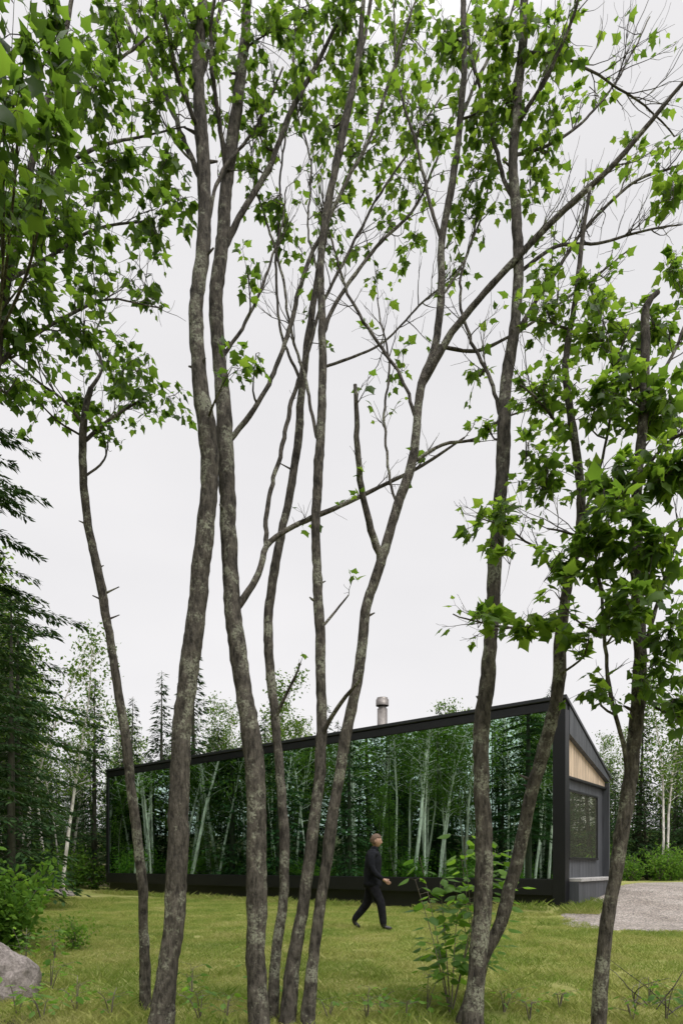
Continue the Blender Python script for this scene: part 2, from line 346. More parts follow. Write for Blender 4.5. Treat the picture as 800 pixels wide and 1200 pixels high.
# ------------------------------------------------------------------ house
ANG=math.atan2(-12.3,15.52)
house=empty('mirrored_glass_house',(5.42,15.7,0),ANG)
LEN=19.8; D=3.5; HF=5.2; HB=3.68; SL=(HF-HB)/D
def planks(name,c,w=.12,axis=1,k=.35):
    m,nt=newmat(name); tc=nt.nodes.new('ShaderNodeTexCoord'); sp=nt.nodes.new('ShaderNodeSeparateXYZ')
    nt.links.new(tc.outputs['Object'],sp.inputs[0])
    ad=nt.nodes.new('ShaderNodeMath'); ad.operation='DIVIDE'; ad.inputs[1].default_value=w
    nt.links.new(sp.outputs[axis],ad.inputs[0])
    fr=nt.nodes.new('ShaderNodeMath'); fr.operation='FRACT'; nt.links.new(ad.outputs[0],fr.inputs[0])
    fl=nt.nodes.new('ShaderNodeMath'); fl.operation='FLOOR'; nt.links.new(ad.outputs[0],fl.inputs[0])
    wn=nt.nodes.new('ShaderNodeTexWhiteNoise'); wn.noise_dimensions='1D'; nt.links.new(fl.outputs[0],wn.inputs['W'])
    g=ramp(nt,fr.outputs[0],[(0,(0,0,0)),(.07,(1,1,1))])
    n=noise(nt,14,5,.6,mapscale=(1,1,.1))
    a=ramp(nt,n,[(.3,tuple(x*.7 for x in c)),(.7,tuple(x*1.25 for x in c))])
    a=mix(nt,k,a,mix(nt,1.0,a,ramp(nt,wn.outputs[0],[(0,(.4,.4,.4)),(1,(1.6,1.6,1.6))]),'MULTIPLY'))
    a=mix(nt,1.0,a,mix(nt,.6,(1,1,1),g),'MULTIPLY')
    finish(nt,a,.55,0,g,.5,.01); return m
M_PLANK=planks('charred_cladding',(.075,.08,.09))
M_WOOD=planks('cedar_soffit',(.60,.47,.34),.22,1,.15)
M_DECK=simple('weathered_deck',(.36,.35,.34),.7)
M_BLACK=simple('black_steel',(.008,.008,.010),.4,0,.2,3,.02)
M_ROOF=simple('dark_metal_roof',(.05,.052,.057),.35,.6,.15,3,.02)
M_STEEL=simple('chimney_steel',(.24,.22,.205),.5,.7,.25,6,.02)
m,nt=newmat('mirror_glass'); n=noise(nt,.55,2,.4)
finish(nt,(.58,.80,.68),.0,1,n,.05,.02); M_MIR=m
m,nt=newmat('window_glass'); n=noise(nt,.8,2,.4)
finish(nt,(.50,.52,.40),.02,.9,n,.05,.02); M_WIN=m
def prism(name,poly,axis,a,b,mat,bev=0):
    v=[];n=len(poly)
    for s_ in (a,b):
        for p,q in poly: v.append({'x':(s_,p,q),'y':(p,s_,q),'z':(p,q,s_)}[axis])
    f=[list(range(n))[::-1],list(range(n,2*n))]+[[i,(i+1)%n,n+(i+1)%n,n+i] for i in range(n)]
    o=obj(name,v,f,mat,house)
    bm=bmesh.new(); bm.from_mesh(o.data); bmesh.ops.recalc_face_normals(bm,faces=bm.faces); bm.to_mesh(o.data); bm.free()
    if bev:
        md=o.modifiers.new('b','BEVEL'); md.width=bev; md.segments=2; md.limit_method='ANGLE'
    return o
def box(name,x0,x1,y0,y1,z0,z1,mat,bev=.006): return prism(name,[(x0,y0),(x1,y0),(x1,y1),(x0,y1)],'z',z0,z1,mat,bev)
rz=lambda y,o=0: HF-SL*y+o
prism('walls',[(.05,.5),(D-.03,.5),(D-.03,rz(D-.03,-.14)),(.05,rz(.05,-.14))],'x',-LEN+.12,-.16,M_PLANK)
box('foundation',-LEN+.35,-.3,.35,D-.3,-.3,.52,M_BLACK)
box('bottom_rail',-LEN,-.01,-.05,.30,.46,.86,M_BLACK)
box('plinth_panel',-LEN+.1,-.02,.06,.2,-.2,.455,M_BLACK)
box('top_rail',-LEN,0.0,-.05,.12,4.99,HF-.005,M_BLACK)
box('front_fin',-.30,.012,-.06,.22,.1,4.988,M_BLACK)
box('frame_end',-LEN,-LEN+.16,-.052,.12,.864,4.988,M_BLACK)
prism('roof',[(-.08,rz(-.08,.0)),(D+.12,rz(D+.12,.0)),(D+.12,rz(D+.12,.09)),(-.08,rz(-.08,.09))],'x',-LEN-.04,.05,M_ROOF,.008)
prism('gable_fascia',[(.225,4.42),(D,3.56),(D,rz(D,-.004)),(.225,rz(.225,-.004))],'x',-.155,.02,M_PLANK,.004)
prism('cedar_gable',[(.225,3.42),(D-.06,3.42),(D-.06,3.56),(.225,4.46)],'x',-.157,-.10,M_WOOD)
prism('header',[(.225,3.36),(D-.05,3.36),(D-.05,3.418),(.225,3.418)],'x',-.157,-.05,M_BLACK,.004)
box('rear_fin',-.155,.018,D-.055,D+.03,.1,3.54,M_PLANK,.004)
box('deck_boards',-.159,.30,.225,D+.02,.80,.88,M_DECK,.008)
box('deck_skirt',-.156,.24,.225,D,-.2,.797,M_PLANK,.004)
box('window_frame_top',-.158,-.10,.55,2.85,3.05,3.11,M_BLACK); box('window_frame_sill',-.158,-.09,.55,2.85,1.34,1.40,M_BLACK)
box('window_frame_side',-.158,-.10,.55,.61,1.402,3.048,M_BLACK); box('window_frame_jamb',-.158,-.10,2.79,2.85,1.402,3.048,M_BLACK)
box('window_glass',-.159,-.13,.612,2.788,1.402,3.048,M_WIN,0)
npn=12; x0=-LEN+.165; x1=-.305; pw=(x1-x0)/npn
box('panel_backing',x0,x1,.01,.045,.865,4.985,M_BLACK,0)
for i in range(npn):
    a=x0+i*pw+.008; b_=x0+(i+1)*pw-.008
    tl=R.gauss(0,.0016); tr=R.gauss(0,.0008)
    v=[(a,-tl-tr*2,.87),(b_,tl-tr*2,.87),(b_,tl+tr*2,4.98),(a,-tl+tr*2,4.98)]
    obj('mirror_panel_%d'%(i+1),[(p,q-.012,r) for p,q,r in v],[[0,1,2,3]],M_MIR,house)
tb=Tubes(); cx,cy=-6.64,1.8; zr=rz(cy)
def ringz(z0,z1,r): tb.add([(cx,cy,z0),(cx,cy,z1)],[r,r],28)
ringz(zr-.1,zr+1.9,.165); ringz(zr+1.2,zr+1.24,.178); ringz(zr+1.9,zr+2.02,.13); ringz(zr+2.0,zr+2.2,.21); ringz(zr+2.2,zr+2.26,.18)
tb.add([(cx,cy,zr-.05),(cx,cy,zr+.25)],[.26,.17],28)
co=tb.build('chimney',M_STEEL,house)
for p in co.data.polygons: p.use_smooth=len(p.vertices)==4
# ------------------------------------------------------------------ ground & gravel
GP=[(4.3,12.7),(5.0,12.0),(6.5,11.3),(9,11.0),(13,11.5),(18,14),(24,18),(24,24),(14,23.5),(10.0,22),(8.2,19.2),(7.0,17.6),(5.7,15.9),(4.9,14.6)]
def inpoly(x,y,P):
    c=False;n=len(P)
    for i in range(n):
        x1,y1=P[i];x2,y2=P[(i+1)%n]
        if (y1>y)!=(y2>y) and x<(x2-x1)*(y-y1)/(y2-y1)+x1: c=not c
    return c
def dpoly(x,y,P):
    d=1e9
    for i in range(len(P)):
        a=np.array(P[i]);b=np.array(P[(i+1)%len(P)]);p=np.array((x,y))
        t=np.clip(((p-a)@(b-a))/((b-a)@(b-a)),0,1); d=min(d,np.linalg.norm(p-a-t*(b-a)))
    return d if inpoly(x,y,P) else -d
xs=np.concatenate([-np.geomspace(400,16,26),np.arange(-15,26,.5),np.geomspace(27,400,24)])
ys=np.concatenate([-np.geomspace(400,8,22),np.arange(-7,45,.5),np.geomspace(46,500,26)])
X,Y=np.meshgrid(xs,ys); Z=base_h(X,Y)
for j in range(len(ys)):
    for i in range(len(xs)):
        if 3<xs[i]<26 and 10<ys[j]<26:
            d=dpoly(xs[i],ys[j],GP); Z[j,i]-=.08*min(1,max(0,(d-.1)/.5))
v=np.stack([X,Y,Z],-1).reshape(-1,3); nx=len(xs)
f=[[j*nx+i,j*nx+i+1,(j+1)*nx+i+1,(j+1)*nx+i] for j in range(len(ys)-1) for i in range(nx-1)]
def forest_edge(y): return -8-.16*y
m,nt=newmat('ground_grass')
g=nt.nodes.new('ShaderNodeNewGeometry').outputs['Position']
n1=noise(nt,.7,4,.65,g); n2=noise(nt,9,5,.7,g); n3=noise(nt,60,3,.7,g)
c=ramp(nt,n1,[(.35,(.15,.20,.042)),(.5,(.28,.29,.08)),(.65,(.39,.36,.15))])
c2=ramp(nt,n2,[(.3,(.10,.14,.03)),(.7,(.34,.32,.13))]); c=mix(nt,.4,c,c2)
c=mix(nt,1.0,c,ramp(nt,n3,[(.2,(.6,.6,.6)),(.7,(1.15,1.15,1.15))]),'MULTIPLY')
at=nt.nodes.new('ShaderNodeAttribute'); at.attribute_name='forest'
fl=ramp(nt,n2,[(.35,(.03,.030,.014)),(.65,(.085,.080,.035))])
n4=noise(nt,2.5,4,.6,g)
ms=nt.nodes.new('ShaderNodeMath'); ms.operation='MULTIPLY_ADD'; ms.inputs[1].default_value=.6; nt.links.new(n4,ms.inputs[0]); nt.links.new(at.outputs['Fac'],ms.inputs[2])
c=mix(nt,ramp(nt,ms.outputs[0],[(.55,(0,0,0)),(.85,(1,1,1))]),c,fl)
finish(nt,c,.95,0,n3,.8,.03,.1)
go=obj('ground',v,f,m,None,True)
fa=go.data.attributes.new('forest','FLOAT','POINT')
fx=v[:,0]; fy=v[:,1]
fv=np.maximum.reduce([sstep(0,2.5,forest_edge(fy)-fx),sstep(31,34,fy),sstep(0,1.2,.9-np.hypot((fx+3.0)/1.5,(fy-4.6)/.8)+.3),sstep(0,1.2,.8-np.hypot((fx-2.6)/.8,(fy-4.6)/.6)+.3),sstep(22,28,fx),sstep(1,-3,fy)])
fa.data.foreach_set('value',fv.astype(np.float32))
gx=np.arange(4,24.3,.25); gy=np.arange(10.75,24.3,.25)
gv=[];gi={};gf=[]
def gvi(i,j):
    if (i,j) not in gi:
        x,y=gx[i],gy[j]; d=dpoly(x,y,GP); gi[(i,j)]=len(gv)
        gv.append((x,y,float(base_h(x,y))+(.012 if d>0 else -.05+max(-.1,d*.2))))
    return gi[(i,j)]
for i in range(len(gx)-1):
    for j in range(len(gy)-1):
        if dpoly(gx[i]+.125,gy[j]+.125,GP)>-.12: gf.append([gvi(i,j),gvi(i+1,j),gvi(i+1,j+1),gvi(i,j+1)])
m,nt=newmat('gravel'); g=nt.nodes.new('ShaderNodeNewGeometry').outputs['Position']
vo=nt.nodes.new('ShaderNodeTexVoronoi'); vo.inputs['Scale'].default_value=30; nt.links.new(g,vo.inputs['Vector'])
n1=noise(nt,1.2,5,.6,g); c=ramp(nt,n1,[(.3,(.27,.24,.21)),(.7,(.44,.40,.36))])
bw=nt.nodes.new('ShaderNodeRGBToBW'); nt.links.new(vo.outputs['Color'],bw.inputs[0])
c=mix(nt,1.0,c,ramp(nt,bw.outputs[0],[(.1,(.4,.4,.42)),(.9,(1.3,1.27,1.25))]),'MULTIPLY')
finish(nt,c,.9,0,vo.outputs['Distance'],.9,.04,.2)
obj('gravel_path',gv,gf,m,None,True)

# ------------------------------------------------------------------ grass
M_GRASS,nt=newmat('grass_blade')
g=nt.nodes.new('ShaderNodeNewGeometry').outputs['Position']
n1=noise(nt,.75,4,.7,g); at=nt.nodes.new('ShaderNodeAttribute'); at.attribute_name='rnd'
c=ramp(nt,n1,[(.34,(.12,.21,.03)),(.46,(.25,.32,.065)),(.56,(.37,.38,.11)),(.68,(.50,.46,.20))])
c=mix(nt,.40,c,ramp(nt,at.outputs['Fac'],[(0,(.07,.14,.02)),(.6,(.28,.34,.08)),(1,(.58,.53,.28))]))
p=nt.nodes.new('ShaderNodeBsdfDiffuse'); nt.links.new(c,p.inputs[0])
tr=nt.nodes.new('ShaderNodeBsdfTranslucent'); nt.links.new(c,tr.inputs[0])
x=nt.nodes.new('ShaderNodeMixShader'); x.inputs[0].default_value=.35; nt.links.new(p.outputs[0],x.inputs[1]); nt.links.new(tr.outputs[0],x.inputs[2])
o=nt.nodes.new('ShaderNodeOutputMaterial'); nt.links.new(x.outputs[0],o.inputs[0])
def tile(n,hmin,hmax,size=1.0,wd=.004):
    P=np.column_stack([NR.uniform(-size/2,size/2,(n,2)),np.full(n,-.005)])
    a=NR.uniform(0,2*math.pi,n); h=NR.uniform(hmin,hmax,n)*(.6+.4*NR.random(n)); w=wd*NR.uniform(.6,1.4,n)
    dx=np.column_stack([np.cos(a),np.sin(a),np.zeros(n)]); b=NR.normal(0,.45,(n,2))
    lean=np.column_stack([b*h[:,None],h])
    V=np.stack([P-dx*w[:,None],P+dx*w[:,None],P+lean*.6+dx*w[:,None]*.7,P+lean*np.array([1.3,1.3,1])],1)
    Fc=np.arange(n*4).reshape(n,4)
    return mesh('grass_tile',V.reshape(-1,3),Fc,M_GRASS,False,NR.random(n))
tiles=[tile(2300,.02,.065) for _ in range(3)]; tall=[tile(200,.07,.22,.7,.004) for _ in range(2)]
clov=[tile(90,.05,.13,.35,.005) for _ in range(2)]
lawn=empty('lawn_grass')
e=np.array([math.cos(ANG),math.sin(ANG)]); w=np.array([-math.sin(ANG),math.cos(ANG)])
def hloc(x,y):
    q=np.array([x-5.42,y-15.7]); return q@e,q@w
for yy in np.arange(4.0,24,.92):
    for xx in np.arange(-13,9,.92):
        if abs(xx)>.56*yy+.8: continue
        lx,ly=hloc(xx,yy)
        if -LEN-.2<lx<.3 and ly>-.1: continue
        if dpoly(xx,yy,GP)>.35: continue
        if xx<forest_edge(yy)-1: continue
        if math.hypot((xx+3.2)/1.2,(yy-4.7)/.6)<.9: continue
        o=bpy.data.objects.new('grass_patch',R.choice(tiles)); o.location=(xx+R.uniform(-.1,.1),yy,float(base_h(xx,yy))); o.rotation_euler=(0,0,R.uniform(0,6.28)); link(o,lawn)
tg=empty('tall_grass')
def tallat(x,y,s=1.0,ms=None):
    o=bpy.data.objects.new('grass_tuft',R.choice(ms or tall)); o.location=(x,y,float(base_h(x,y))); o.rotation_euler=(0,0,R.uniform(0,6.28)); o.scale=(s,s,s*R.uniform(.7,1.1)); link(o,tg)
for i in range(70):
    lx=-R.uniform(.2,LEN); ly=R.uniform(-.6,-.1); p=np.array([5.42,15.7])+e*lx+w*ly; tallat(p[0],p[1],R.uniform(.5,1.3))
for i in range(24):
    lx=R.uniform(.3,.6); ly=R.uniform(-.6,1.0); p=np.array([5.42,15.7])+e*lx+w*ly; tallat(p[0],p[1],R.uniform(.5,1.2))
for i in range(30): tallat(R.uniform(-3.4,3.4),R.uniform(4.5,6.0),R.uniform(.35,.8))
for i in range(40):
    y=R.uniform(7,22); tallat(forest_edge(y)*R.uniform(.6,.95),y,R.uniform(.6,1.2))
for i in range(330):
    y=4.6+R.random()**1.4*11; x=R.uniform(-.5,.5)*y
    if hloc(x,y)[1]<-.5 and dpoly(x,y,GP)<-.2: tallat(x,y,R.uniform(.5,1.2),clov)

# ------------------------------------------------------------------ forest prototypes
def combine(name,T,v,f,r,m1,m2):
    nv=T.n; me=mesh(name,np.vstack([np.concatenate(T.v),v]),T.f+(f+nv).tolist(),[m1,m2],False,np.concatenate([np.zeros(len(T.f)),r]))
    mi=np.zeros(len(me.polygons),dtype=np.int32); mi[len(T.f):]=1; me.polygons.foreach_set('material_index',mi)
    sm_=np.zeros(len(me.polygons),dtype=bool); sm_[:len(T.f)]=True; me.polygons.foreach_set('use_smooth',sm_); return me
def proto_decid(h,nl,tmat,lsz=.15,crown0=.3,spread=1.5,tr=.075):
    T=Tubes(); P=[];p=np.array([0,0,-.2]);d=np.array([R.uniform(-.06,.06),R.uniform(-.06,.06),1.0])
    k=14
    for i in range(k+1):
        P.append(p.copy()); d[:2]+=NR.normal(0,.03,2); p=p+d*h/k
    P=np.array(P); rr=np.linspace(tr,.012,k+1)*h/10; T.add(P,rr,7)
    pos=[];tips=[]
    nb=int(h*3.6)
    for b in range(nb):
        u=crown0+(1-crown0)*(b+R.random())/nb; i=u*k; j=int(min(i,k-1)); s_=P[j]+(P[j+1]-P[j])*(i-j)
        prof=math.sin(min(1,(1-u)/(1-crown0)*.9+.15)*math.pi*.62)
        L=spread*prof*R.uniform(.5,1.15)+.25; a=R.uniform(0,6.28)
        dd=np.array([math.cos(a),math.sin(a),R.uniform(.3,1.0)]); q=s_.copy(); B=[q.copy()]
        for _ in range(4):
            dd=dd+NR.normal(0,.18,3); q=q+dd/np.linalg.norm(dd)*L/4; B.append(q.copy())
        T.add(B,np.linspace(.018,.004,5),4)
        for _ in range(int(nl/nb)):
            c=B[R.choice([1,2,3,3,4,4])]; pos.append(c+NR.normal(0,.13+.10*L,3)*np.array([1,1,.8])); tips.append(NR.normal(0,1,3)+np.array([0,0,-.5]))
    pos=np.array(pos); n=len(pos)
    v,f,r=leaves(DIAM,pos,np.array(tips),np.array([0,0,1.])+rv(n,.7),NR.uniform(.6,1.3,n)*lsz)
    return combine('deciduous',T,v,f,r,tmat,M_BGLEAF)
def proto_spruce(h,rad,dens=1.0,nsz=.2,low=.06,tight=1.0):
    T=Tubes(); T.add([(0,0,-.2),(0.03,0,h*.5),(0,0,h)],[.014*h,.009*h,.006],7)
    pos=[];tip=[];nr=[];sz=[]
    z=h*low
    while z<h*.985:
        u=(z-h*low)/(h*(1-low)); L0=rad*(1-u)**.85+.1; nb=R.randint(5,8)
        for b in range(nb):
            a=R.uniform(0,6.28); L=L0*R.uniform(.65,1.12); dr=np.array([math.cos(a),math.sin(a),0]); sd=np.array([-math.sin(a),math.cos(a),0])
            B=[]; z0=z+R.uniform(-.1,.1)
            for q in np.linspace(0,1,6): B.append(np.array([0,0,z0])+dr*L*q+np.array([0,0,L*(.12*q-.5*q*q+.22*q**3)]))
            T.add(B,np.linspace(.010,.002,6)*(.5+h/20),3)
            ns=int(L/.055*dens)
            for s_ in range(ns):
                q=R.uniform(.08,1); k=min(4,int(q*5)); c=B[k]+(B[k+1]-B[k])*(q*5-k)
                sg=R.choice([-1,1]); wd=((1.05-q)*.42*L+.05)*tight
                c=c+sd*sg*wd*R.uniform(0,.8)+np.array([0,0,-.06*R.random()])
                pos.append(c); tip.append(dr*.7+sd*sg*.75+np.array([0,0,R.uniform(-.6,.05)])); nr.append(np.array([0,0,1.])+NR.normal(0,.35,3)); sz.append(nsz*R.uniform(.6,1.3))
        z+=h*.018+.07+.05*R.random()
    v,f,r=leaves(NEED,pos,tip,nr,sz)
    return combine('spruce',T,v,f,r,M_TWIG,M_SPR)
def proto_shrub(r,h,n,mat,lsz=.09,tpl=OVAL):
    T=Tubes(); pos=[]
    for b in range(14):
        a=R.uniform(0,6.28); e_=np.array([math.cos(a)*r*R.uniform(.2,.9),math.sin(a)*r*R.uniform(.2,.9),h*R.uniform(.5,1)])
        B=crom([np.zeros(3),e_*.5+np.array([0,0,.15*h]),e_],.12); T.add(B,np.linspace(.012,.003,len(B)),4)
        for _ in range(n//14):
            c=B[R.randrange(len(B)//4,len(B))]; pos.append(c+NR.normal(0,.13*r+.04,3))
    pos=np.array(pos); pos[:,2]=np.abs(pos[:,2]); m_=len(pos)
    v,f,rr=leaves(tpl,pos,rv(m_)+np.array([0,0,-.2]),np.array([0,0,1.])+rv(m_,.5),NR.uniform(.6,1.3,m_)*lsz)
    return combine('shrub',T,v,f,rr,M_GREYBARK,mat)
BI=[proto_decid(10,2400,M_BIRCH,.15,.38,1.5),proto_decid(10,2000,M_BIRCH,.14,.45,1.3),proto_decid(10,2800,M_GREYBARK,.16,.2,1.7),proto_decid(10,2400,M_GREYBARK,.15,.25,1.4),proto_decid(10,1100,M_BIRCH,.14,.5,1.2)]
BARE=[proto_decid(10,1200,M_BIRCH,.15,.40,1.2,.085),proto_decid(10,900,M_BIRCH,.15,.46,1.0,.075),proto_decid(10,800,M_BIRCH,.14,.34,.9,.06)]
SP=[proto_spruce(10,1.9,1.0,.26),proto_spruce(10,1.5,1.0,.24),proto_spruce(6,1.3,1.2,.2)]
SH=[proto_shrub(.9,1.1,600,M_SHR,.10),proto_shrub(1.1,1.5,700,M_SHR,.11)]
forest=empty('forest')
def plant(me,x,y,s,nm,par=forest,tilt=.03):
    o=bpy.data.objects.new(nm,me); o.location=(x,y,float(base_h(x,y))-.03); o.rotation_euler=(R.gauss(0,tilt),R.gauss(0,tilt),R.uniform(0,6.28)); o.scale=(s*R.uniform(.9,1.1),)*2+(s,); link(o,par)
def near_house(x,y,m_=2.0):
    lx,ly=hloc(x,y); return -LEN-m_<lx<m_ and -m_<ly<D+m_
def put(x,y,hs=1.0,spr=.35,kinds=None):
    if near_house(x,y): return
    if 3<x<26 and 10<y<26 and dpoly(x,y,GP)>-1: return
    if R.random()<spr: plant(R.choice(SP[:2]),x,y,R.uniform(.6,1.15)*hs,'spruce')
    else: plant(R.choice(kinds or BI),x,y,R.uniform(.8,1.2)*hs,'birch')
for i in range(84):       # slim white birches along the edge of the clearing
    y=R.uniform(-7,33); x=forest_edge(y)-.2-R.random()*5
    if not near_house(x,y): plant(R.choice(BARE),x,y,R.uniform(.9,1.25),'birch',forest,.04)
for i in range(26):
    y=R.uniform(-7,33); x=forest_edge(y)-.5-R.random()*5; put(x,y,.5,.4,BI[2:4])
for i in range(95):
    y=R.uniform(-8,36); x=forest_edge(y)-3.5-R.random()**1.1*12; put(x,y,1.08,.4)
for i in range(60):
    y=R.uniform(-8,36); x=forest_edge(y)-R.uniform(7,18); put(x,y,1.2,.9)
for i in range(110): put(R.uniform(-32,14),R.uniform(34,50),1.0,.5)
for i in range(45): put(R.uniform(-45,45),R.uniform(52,62),1.15,.9)
for i in range(90): put(R.uniform(11,36),R.uniform(25,40),.74,.55)
for i in range(14): put(R.uniform(24,36),R.uniform(8,26),.8,.5)
for i in range(12): put(R.uniform(-26,20),R.uniform(-22,-9),1.0,.4)
for i in range(110):
    y=R.uniform(-4,36); x=forest_edge(y)-R.random()**1.5*12+R.uniform(-.3,.6)
    if not near_house(x,y,1.2): plant(R.choice(SH),x,y,R.uniform(.6,1.4),'undergrowth')
for i in range(90):
    x=R.uniform(-24,34); y=R.uniform(29,38)
    if not near_house(x,y,1.2): plant(R.choice(SH),x,y,R.uniform(.7,1.7),'undergrowth')
for i in range(80):
    x=R.uniform(11,30); y=R.uniform(24.5,29); plant(R.choice(SH+SP[2:]),x,y,R.uniform(.5,1.1),'undergrowth')

def single(name,me,x,y,s,rot=0):
    o=bpy.data.objects.new(name,me); o.location=(x,y,float(base_h(x,y))-.03); o.scale=(s,s,s); o.rotation_euler=(0,0,rot); link(o)
single('spruce_tree',proto_spruce(11.5,2.5,7,.12,.22,.5),-6.15,10.2,1.0)
single('spruce_tree',SP[0],-8.9,17.5,.9,2)
single('spruce_tree',SP[0],-10.2,20.5,1.0,4)
single('spruce_tree',SP[0],-7.2,31.5,1.2,1)
single('spruce_tree',SP[1],-9.0,32.5,1.1,2)
single('spruce_tree',SP[1],-11.6,30.5,1.0,5)
single('spruce_tree',SP[0],-12.4,22.5,1.1,1)
single('birch_tree',BARE[0],-11.6,27,1.05,2)
single('birch_tree',BI[1],-12.6,25,1.1,3)
single('birch_tree',BARE[0],13.2,26.5,.8,3)
single('leafy_shrub',proto_shrub(.85,1.15,2200,M_SHR,.10),-4.75,9.2,1.0)
single('leafy_shrub',SH[1],-5.4,8.2,.7)
single('leafy_shrub',SH[0],-3.75,9.2,.45)
single('leafy_shrub',SH[1],-6.6,12.5,.8)
single('leafy_shrub',SH[0],-9.2,16.5,.9)

# ------------------------------------------------------------------ young plants in the foreground
def seedling(name,px,z,hgt,n,ls,mat=M_LEAFB,tpl=OVAL,spread=.12,stems=3):
    b=np.array([(px-400)/F*z,z,0.0]); T=Tubes(); Ls=[]
    for s_ in range(stems):
        a=R.uniform(0,6.28); sp=spread*R.uniform(.2,1.6); top=np.array([math.cos(a)*sp,math.sin(a)*sp,hgt*R.uniform(.6,1)])
        C=crom([np.array([0,0,-.02]),top*.5+np.array([0,0,.06]),top],.04); T.add(C,np.linspace(.006,.002,len(C)),5)
        for k in range(n//stems):
            u=R.uniform(.25,1); c=C[min(len(C)-1,int(u*len(C)))]; aa=k*2.4
            off=np.array([math.cos(aa),math.sin(aa),.25]); L=R.uniform(.04,.14)*(1.3-u*.5)
            pe=c+off*L; T.add([c,pe],[.0016,.001],3,0,False)
            Ls.append((pe,off+np.array([0,0,R.uniform(-.8,-.1)]),np.array([0,0,1.])+NR.normal(0,.3,3),ls*R.uniform(.6,1.2)))
    e_=empty(name,tuple(b)); T.build('stems',M_GREYBARK,e_)
    P,Tt,Nn,Zz=zip(*Ls); v,f,r=leaves(tpl,P,Tt,Nn,Zz); obj('leaves',v,f,mat,e_,True,r)
seedling('maple_sapling',528,5.2,1.35,150,.12,M_LEAFB,OVAL,.26,6)
seedling('maple_sapling',560,5.7,1.45,140,.12,M_LEAFB,OVAL,.26,5)
for px,z,h,n,l in [(430,5.0,.26,20,.07),(445,5.2,.2,14,.06),(90,5.3,.3,20,.08),(235,5.0,.30,20,.07),(310,5.6,.5,24,.07),(130,5.1,.24,16,.06),(500,5.2,.35,22,.08),(760,5.6,.25,14,.06),(655,5.4,.2,12,.06),(60,6.2,.35,24,.07),(20,5.2,.3,22,.08),(385,5.1,.16,10,.05),(590,5.3,.25,14,.06),(225,5.6,.35,20,.06),(30,7.5,.5,40,.08),(65,8.3,.5,40,.08),(265,4.95,.22,16,.06),(475,4.95,.2,16,.05),(50,5.0,.22,18,.07),(740,5.0,.22,16,.06),(780,4.95,.3,20,.07),(620,5.0,.16,12,.05)]:
    seedling('wild_plant',px,z,h,n,l,R.choice([M_LEAFB,M_SHR]),OVAL,.1,3)
T=Tubes(); bx,by=(775-400)/F*5.3,5.3
for i in range(9):
    a=R.uniform(0,6.28); p=np.array([R.uniform(-.2,.2),R.uniform(-.2,.2),0]); d=np.array([math.cos(a)*.8,math.sin(a)*.5,R.uniform(.2,1.1)]); P=[p]
    for k in range(6): d=d+NR.normal(0,.2,3); p=p+d*.09; P.append(p)
    T.add(P,np.linspace(.006,.002,7),5)
eb=empty('dead_brush',(bx,by,0)); T.build('twigs',M_BARK,eb)
def boulder(name,x,y,sx,sy,sz,seed):
    from mathutils import noise as mn
    bm=bmesh.new(); bmesh.ops.create_icosphere(bm,subdivisions=5,radius=1)
    for v_ in bm.verts:
        c=v_.co.copy(); k=1+.22*mn.noise(c*1.3+Vector((seed,0,0)))+.08*mn.noise(c*4+Vector((seed,3,0)))+.025*mn.noise(c*14)
        v_.co=Vector((c.x*sx,c.y*sy,max(-.3,c.z)*sz))*k
    me=bpy.data.meshes.new(name); bm.to_mesh(me); bm.free(); me.materials.append(M_ROCK)
    for p_ in me.polygons: p_.use_smooth=True
    o=bpy.data.objects.new(name,me); o.location=(x,y,.05); link(o)
m,nt=newmat('granite'); n1=noise(nt,4,8,.7); n2=noise(nt,40,4,.7)
c=mix(nt,.5,ramp(nt,n1,[(.35,(.12,.105,.095)),(.65,(.30,.26,.24))]),ramp(nt,n2,[(.4,(.08,.07,.06)),(.6,(.34,.30,.28))])); finish(nt,c,.9,0,n1,.7,.05); M_ROCK=m
boulder('boulder',-3.14,5.9,.34,.30,.42,1); boulder('boulder',-4.2,7.8,.16,.14,.12,5)
for i in range(4):
    p=np.array([5.42,15.7])+e*R.uniform(-19.5,-17)+w*R.uniform(-2.2,-1.2); boulder('boulder',p[0]-1.4,p[1],.3,.3,.2,i+8)

# ------------------------------------------------------------------ walking person
def skin(name,V,E,Rd,mats,root=0,sub=2,parent=None,matfn=None):
    me=bpy.data.meshes.new(name+'_s'); me.from_pydata([tuple(v_) for v_ in V],E,[]); o=bpy.data.objects.new(name+'_s',me); link(o)
    o.modifiers.new('k','SKIN'); o.modifiers.new('s','SUBSURF').levels=sub
    sk=me.skin_vertices[0].data
    for i,r in enumerate(Rd): sk[i].radius=(r if isinstance(r,tuple) else (r,r)); sk[i].use_root=(i==root)
    bpy.context.view_layer.update()
    dg=bpy.context.evaluated_depsgraph_get(); m2=bpy.data.meshes.new_from_object(o.evaluated_get(dg))
    bpy.data.objects.remove(o); m2.name=name
    m2.materials.clear()
    for a in mats: m2.materials.append(a)
    for p_ in m2.polygons:
        p_.use_smooth=True
        if matfn: p_.material_index=matfn(p_.center)
    return link(bpy.data.objects.new(name,m2),parent)
M_COAT=simple('black_jacket',(.010,.011,.014),.95,0,.4,14,.6); M_PANT=simple('dark_trousers',(.012,.012,.015),.95,0,.4,14,.6)
M_SHOE=simple('black_boots',(.010,.009,.008),.5); M_SKIN=simple('skin',(.40,.24,.17),.5,0,.06,20,.05); M_HAIR=simple('brown_hair',(.11,.065,.038),.7,0,.4,60,.4)
M_EYE=simple('eye',(.03,.02,.02),.2)
for a in (M_COAT,M_PANT): a.node_tree.nodes['Principled BSDF'].inputs['Specular IOR Level'].default_value=.15
man=empty('walking_man',(.56,12.05,float(base_h(.56,12.05))),math.radians(-12))
